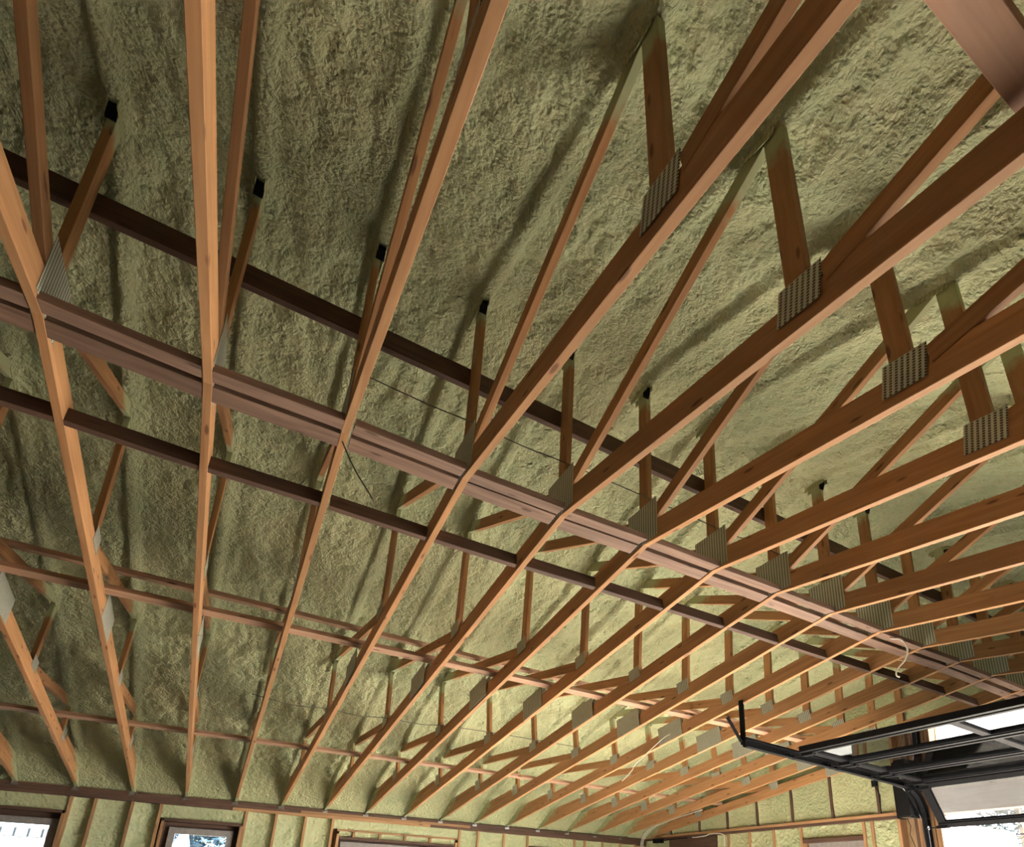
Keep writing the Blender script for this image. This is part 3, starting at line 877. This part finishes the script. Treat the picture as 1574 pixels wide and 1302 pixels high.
def perforated(a, b, w, facing, n):
    """slotted angle leg from a to b, with real holes"""
    a = Vector(a); b = Vector(b); ex = (b-a).normalized(); L = (b-a).length
    ew = Vector(facing).cross(ex).normalized(); t = 0.003; en = ex.cross(ew).normalized()
    m = MB()
    def bb(u0, u1, v0, v1):
        mm = MB().box((u0, v0, 0), (u1, v1, t)); k = len(m.v)
        m.v.extend(tuple(a+ex*u+ew*v+en*z) for u, v, z in mm.v); m.f.extend(tuple(i+k for i in f) for f in mm.f)
    h = 0.021
    bb(0, L, -w/2, -h/2); bb(0, L, h/2, w/2)
    for k in range(n+1):
        c = L*k/n
        bb(max(0, c-(L/n-h)/2), min(L, c+(L/n-h)/2), -h/2, h/2)
    # second leg of the angle
    mm = MB().box((0, -w/2, -w*0.8), (L, -w/2+t, 0)); k = len(m.v)
    m.v.extend(tuple(a+ex*u+ew*v+en*z) for u, v, z in mm.v); m.f.extend(tuple(i+k for i in f) for f in mm.f)
    return m
part(perforated((4.49, YT+0.02, trk(4.5)-0.03), (4.49, YT+0.02, zb(YT)+0.03), 0.075, (0, 1, 0), 10), 'hanger_angle', M_BLACK, TR)
part(perforated((4.47, YT+0.03, trk(4.5)+0.01), (TX(9)-0.20, YT+0.03, 1.76), 0.045, (0, 1, 0), 11), 'sway_brace', M_BLACK, TR)

# opener box on the wall beside the track
OP = tag(wbuild(MB().box((7.40, 4.235, 1.04), (XI-0.002, 4.50, 1.48)), 'door_opener', M_BOX, origin=(XI, 4.37, 1.04), bevel=0.008),
         'tall black side-mount opener box on the gable wall next to the door track', 'garage door opener')
part(MB().box((7.28, 4.25, 1.05), (7.40, 4.40, 1.46)), 'motor_housing', M_BOX, OP, bevel=0.006)
part(MB().box((7.30, 4.28, 1.035), (7.48, 4.38, 1.04)), 'lower_vent', M_STEEL, OP)
m = MB().tube([(7.45, 4.40, 1.04), (7.47, 4.38, 0.95), (7.48, 4.41, 0.85), (7.49, 4.37, 0.7), (7.49, 4.38, 0.3)], 0.004)
part(m, 'power_cord', M_BOX, OP)
m = MB().box((XI-0.04, 4.765, 1.50), (XI, 4.835, 1.58)); m.tube([(XI-0.03, 4.80, 1.52), (XI-0.03, 4.74, 1.38), (XI-0.02, 4.76, 1.2)], 0.006)
tag(wbuild(m, 'junction_box', M_BOX, origin=(XI, 4.80, 1.5)), 'small dark electrical box screwed to a gable stud left of the opener', 'electrical box')

# ------------------------------------------------------------------ cables
def cable(name, pts, r, mat, lab, n=6, sub=6):
    P_ = [Vector(p) for p in pts]; out = []
    for k in range(len(P_)-1):
        p0, p1, p2, p3 = P_[max(0, k-1)], P_[k], P_[k+1], P_[min(len(P_)-1, k+2)]
        for j in range(sub):
            t = j/sub
            out.append(0.5*((2*p1)+(-p0+p2)*t+(2*p0-5*p1+4*p2-p3)*t*t+(-p0+3*p1-3*p2+p3)*t**3))
    out.append(P_[-1])
    return tag(wbuild(MB().tube(out, r, n), name, mat, origin=P_[0], smooth=True), lab, 'cable')
zc = zb(2.5)+0.30
cable('cable', [(TX(2)+0.02, 2.60, 2.47), (TX(2.6), 2.60, 2.455), (TX(3)-0.02, 2.60, 2.46), (TX(3.5), 2.60, 2.445), (TX(4)-0.02, 2.595, 2.45), (TX(5)-0.02, 2.59, 2.445), (TX(6)-0.02, 2.59, 2.44), (TX(7)-0.02, 2.59, 2.44)], 0.0035, M_WIRE,
      'thin grey cable strung past the steel plates at the ceiling peak')
cable('cable', [(0.10, 6.5, 1.80), (0.26, 6.42, 1.755), (0.52, 6.42, 1.735), (TX(3)-0.02, 6.42, 1.755), (1.12, 6.42, 1.735), (TX(4)-0.02, 6.42, 1.76), (1.8, 6.42, 1.755), (TX(5)-0.02, 6.42, 1.78), (TX(6)-0.02, 6.42, 1.80), (TX(7)-0.02, 6.42, 1.80), (TX(8)-0.02, 6.42, 1.80)], 0.0045, M_WIRE,
      'thin grey wire sagging between trusses low on the far slope')

cable('hanging_wire', [(0.185, 2.70, 2.19), (0.197, 2.72, 2.15), (0.245, 2.72, 2.06), (0.305, 2.72, 1.968), (0.394, 2.72, 1.86)], 0.0035, M_WIRE,
      'short loose wire dangling from the ceiling peak boards')
cable('hanging_cable', [(4.568, 2.612, 2.115), (4.568, 2.612, 2.102), (4.61, 2.557, 2.082), (4.657, 2.546, 2.012), (4.681, 2.592, 1.934), (4.665, 2.655, 1.868), (4.673, 2.675, 1.82), (4.693, 2.662, 1.803)], 0.0075, M_CABLE,
      'pale cable tail hanging in a loop below the ceiling peak')
cable('cable_tie', [(4.45, 5.30, 1.83), (4.452, 5.45, 1.80), (4.455, 5.9, 1.62), (4.47, 6.05, 1.56), (4.45, 6.03, 1.53), (4.44, 6.16, 1.447), (4.44, 6.25, 1.408)], 0.004, M_CABLE,
      'pale string tied to a truss chord midway down the far slope')
# cable bundle falling down the room corner
for k, (dx, r) in enumerate(((0, 0.008), (0.03, 0.006), (-0.03, 0.006))):
    cable('corner_cable', [(7.42, 8.0+0.1*k, 1.50+0.03*k), (7.44, 8.6, 1.44+0.03*k), (7.42, 9.2, 1.34+0.03*k), (7.40+dx, 9.52, 1.24), (7.36+dx, 9.62, 1.12), (7.34+dx, 9.66, 0.95), (7.35+dx*1.4, 9.67, 0.5)], r, M_CABLE,
          ['thick pale cable curving down the room corner along the gable truss', 'middle pale cable of the bundle in the room corner', 'thinner pale cable of the bundle nearest the window wall'][k])
cable('wire_loop', [(7.47, 8.35, 1.05), (7.46, 8.25, 1.045), (7.46, 8.0, 1.055), (7.46, 7.9, 1.08), (7.46, 7.74, 1.08), (7.46, 7.60, 1.06), (7.46, 7.55, 1.02), (7.46, 7.55, 0.86)], 0.008, M_CABLE,
      'pale cable looped along the gable wall plate above the brown header')
tag(wbuild(MB().box((7.42, 9.20, 1.0), (7.515, 9.42, 1.07)).tube([(7.48, 9.3, 1.03), (7.48, 8.9, 1.05), (7.48, 8.5, 1.05)], 0.010), 'cable_box', M_BOX, origin=(7.4, 9.6, 1.0)), 'dark cable box tucked in the room corner under the wall plate', 'electrical box')

# ------------------------------------------------------------------ outside
tag(wbuild(MB().box((-30, -30, ZF-0.45), (45, 45, ZF-0.16)), 'ground', M_DRIVE), kind='structure')
NH = tag(empty('neighbor_house', (-6.0, 14.0, ZF)), 'white board-and-batten building outside the window at the left edge', 'building')
part(MB().box((-9.0, 14.02, ZF), (-1.95, 17.0, 0.80)), 'siding_wall', M_SIDING, NH)
M_FASCIA = plain('grey_fascia', (0.03, 0.036, 0.04, 1), 0.6, var=0.1)
part(MB().box((-9.1, 13.96, 0.64), (-1.90, 14.02, 0.79)), 'fascia', M_FASCIA, NH)
m = MB()
for k in range(12): m.box((-4.1+0.192*k, 13.92, ZF), (-4.06+0.192*k, 13.95, 0.80))
M_BATTEN = plain('dark_batten', (0.02, 0.02, 0.025, 1), 0.6)
tag(part(m, 'batten', M_BATTEN, NH), kind='stuff')
SH = tag(empty('garden_shed', (-0.45, 14.2, ZF)), 'small white gabled outbuilding seen through the second window', 'building')
part(MB().prism([(-0.75, ZF), (-0.33, ZF), (-0.33, 0.60), (-0.40, 0.90), (-0.52, 0.93), (-0.60, 0.70), (-0.75, 0.45)], 1, 14.2, 15.2), 'shed_wall', M_SIDING, SH)
part(MB().prism([(-0.52, 0.90), (-0.50, 0.95), (-0.30, 0.60), (-0.27, 0.40), (-0.31, 0.40)], 1, 14.1, 15.3), 'shed_roof', M_FASCIA, SH)

rt_ = random.Random(11)
def tree(x, y, h, r, nleaf, leaf, mat, lab, conifer=False, z0=1.2):
    t = empty('tree', (x, y, ZF-0.16))
    tag(t, lab, 'tree', 'trees outside')
    m = MB().tube([(x, y, ZF-0.16), (x+0.05, y, ZF+h*0.5), (x, y, ZF+h*0.95)], [0.16, 0.10, 0.03], 8)
    for k in range(26):
        a = rt_.uniform(0, 6.28); z = ZF+h*rt_.uniform(0.3, 0.92); rr = r*rt_.uniform(0.5, 0.95)
        m.tube([(x, y, z), (x+rr*0.5*math.cos(a), y+rr*0.5*math.sin(a), z+0.15), (x+rr*math.cos(a), y+rr*math.sin(a), z+0.2)], [0.03, 0.015, 0.005], 5)
    wbuild(m, 'trunk', M_BARK, t)
    L = MB()
    for k in range(nleaf):
        u = rt_.uniform(0, 1)
        z = ZF+h*(0.28+0.72*u)
        rad = r*((1-u)**0.8*1.0+0.05 if conifer else math.sqrt(max(0.02, 1-(2*u-0.9)**2)))
        a = rt_.uniform(0, 6.28); q = rad*math.sqrt(rt_.uniform(0.1, 1))
        c = Vector((x+q*math.cos(a), y+q*math.sin(a), z))
        e1 = Vector((rt_.gauss(0, 1), rt_.gauss(0, 1), rt_.gauss(0, .6))).normalized()
        e2 = e1.cross(Vector((rt_.gauss(0, 1), rt_.gauss(0, 1), rt_.gauss(0, 1)))).normalized()
        s1 = leaf*rt_.uniform(0.6, 1.3); s2 = s1*0.4
        b = len(L.v)
        L.v += [tuple(c-e1*s1), tuple(c+e2*s2), tuple(c+e1*s1), tuple(c-e2*s2)]
        L.f.append((b, b+1, b+2, b+3))
    wbuild(L, 'foliage', mat, t)
tree(0.5, 19.0, 6.4, 2.0, 9000, 0.13, M_NEEDLE, 'bluish conifer outside the second window, right of the white outbuilding', True)
tree(-1.9, 24.0, 6.6, 2.0, 6000, 0.13, M_NEEDLE, 'farther bluish conifer behind the white outbuilding', True)
tree(18.0, 7.7, 5.0, 1.2, 2000, 0.10, M_LEAF, 'leafy tree outside the garage opening by the picture edge')
tree(22.0, 10.3, 4.0, 0.9, 900, 0.10, M_LEAF, 'smaller sparse tree beyond the garage opening under the door bar')
HB = tag(empty('siding_building', (12.0, 6.9, ZF)), 'white vertical-sided building corner outside the garage opening', 'building')
part(MB().box((12.0, 6.33, ZF), (14.5, 9.5, 1.55)), 'siding_wall', M_SIDING, HB)
m = MB()
M_GROOVE = plain('reddish_groove', (0.09, 0.05, 0.04, 1), 0.7)
for k in range(8): m.box((11.975, 6.36+0.09*k, ZF), (11.998, 6.39+0.09*k, 1.55))
tag(part(m, 'batten', M_GROOVE, HB), kind='stuff')
tag(wbuild(MB().tube([(17.0, 2.0, 1.68), (17.0, 6.0, 1.74), (17.0, 8.6, 1.80)], 0.02), 'utility_wire', M_BOX, origin=(17, 5, 1.7)), 'thin dark wire crossing the view through the garage opening', 'cable')
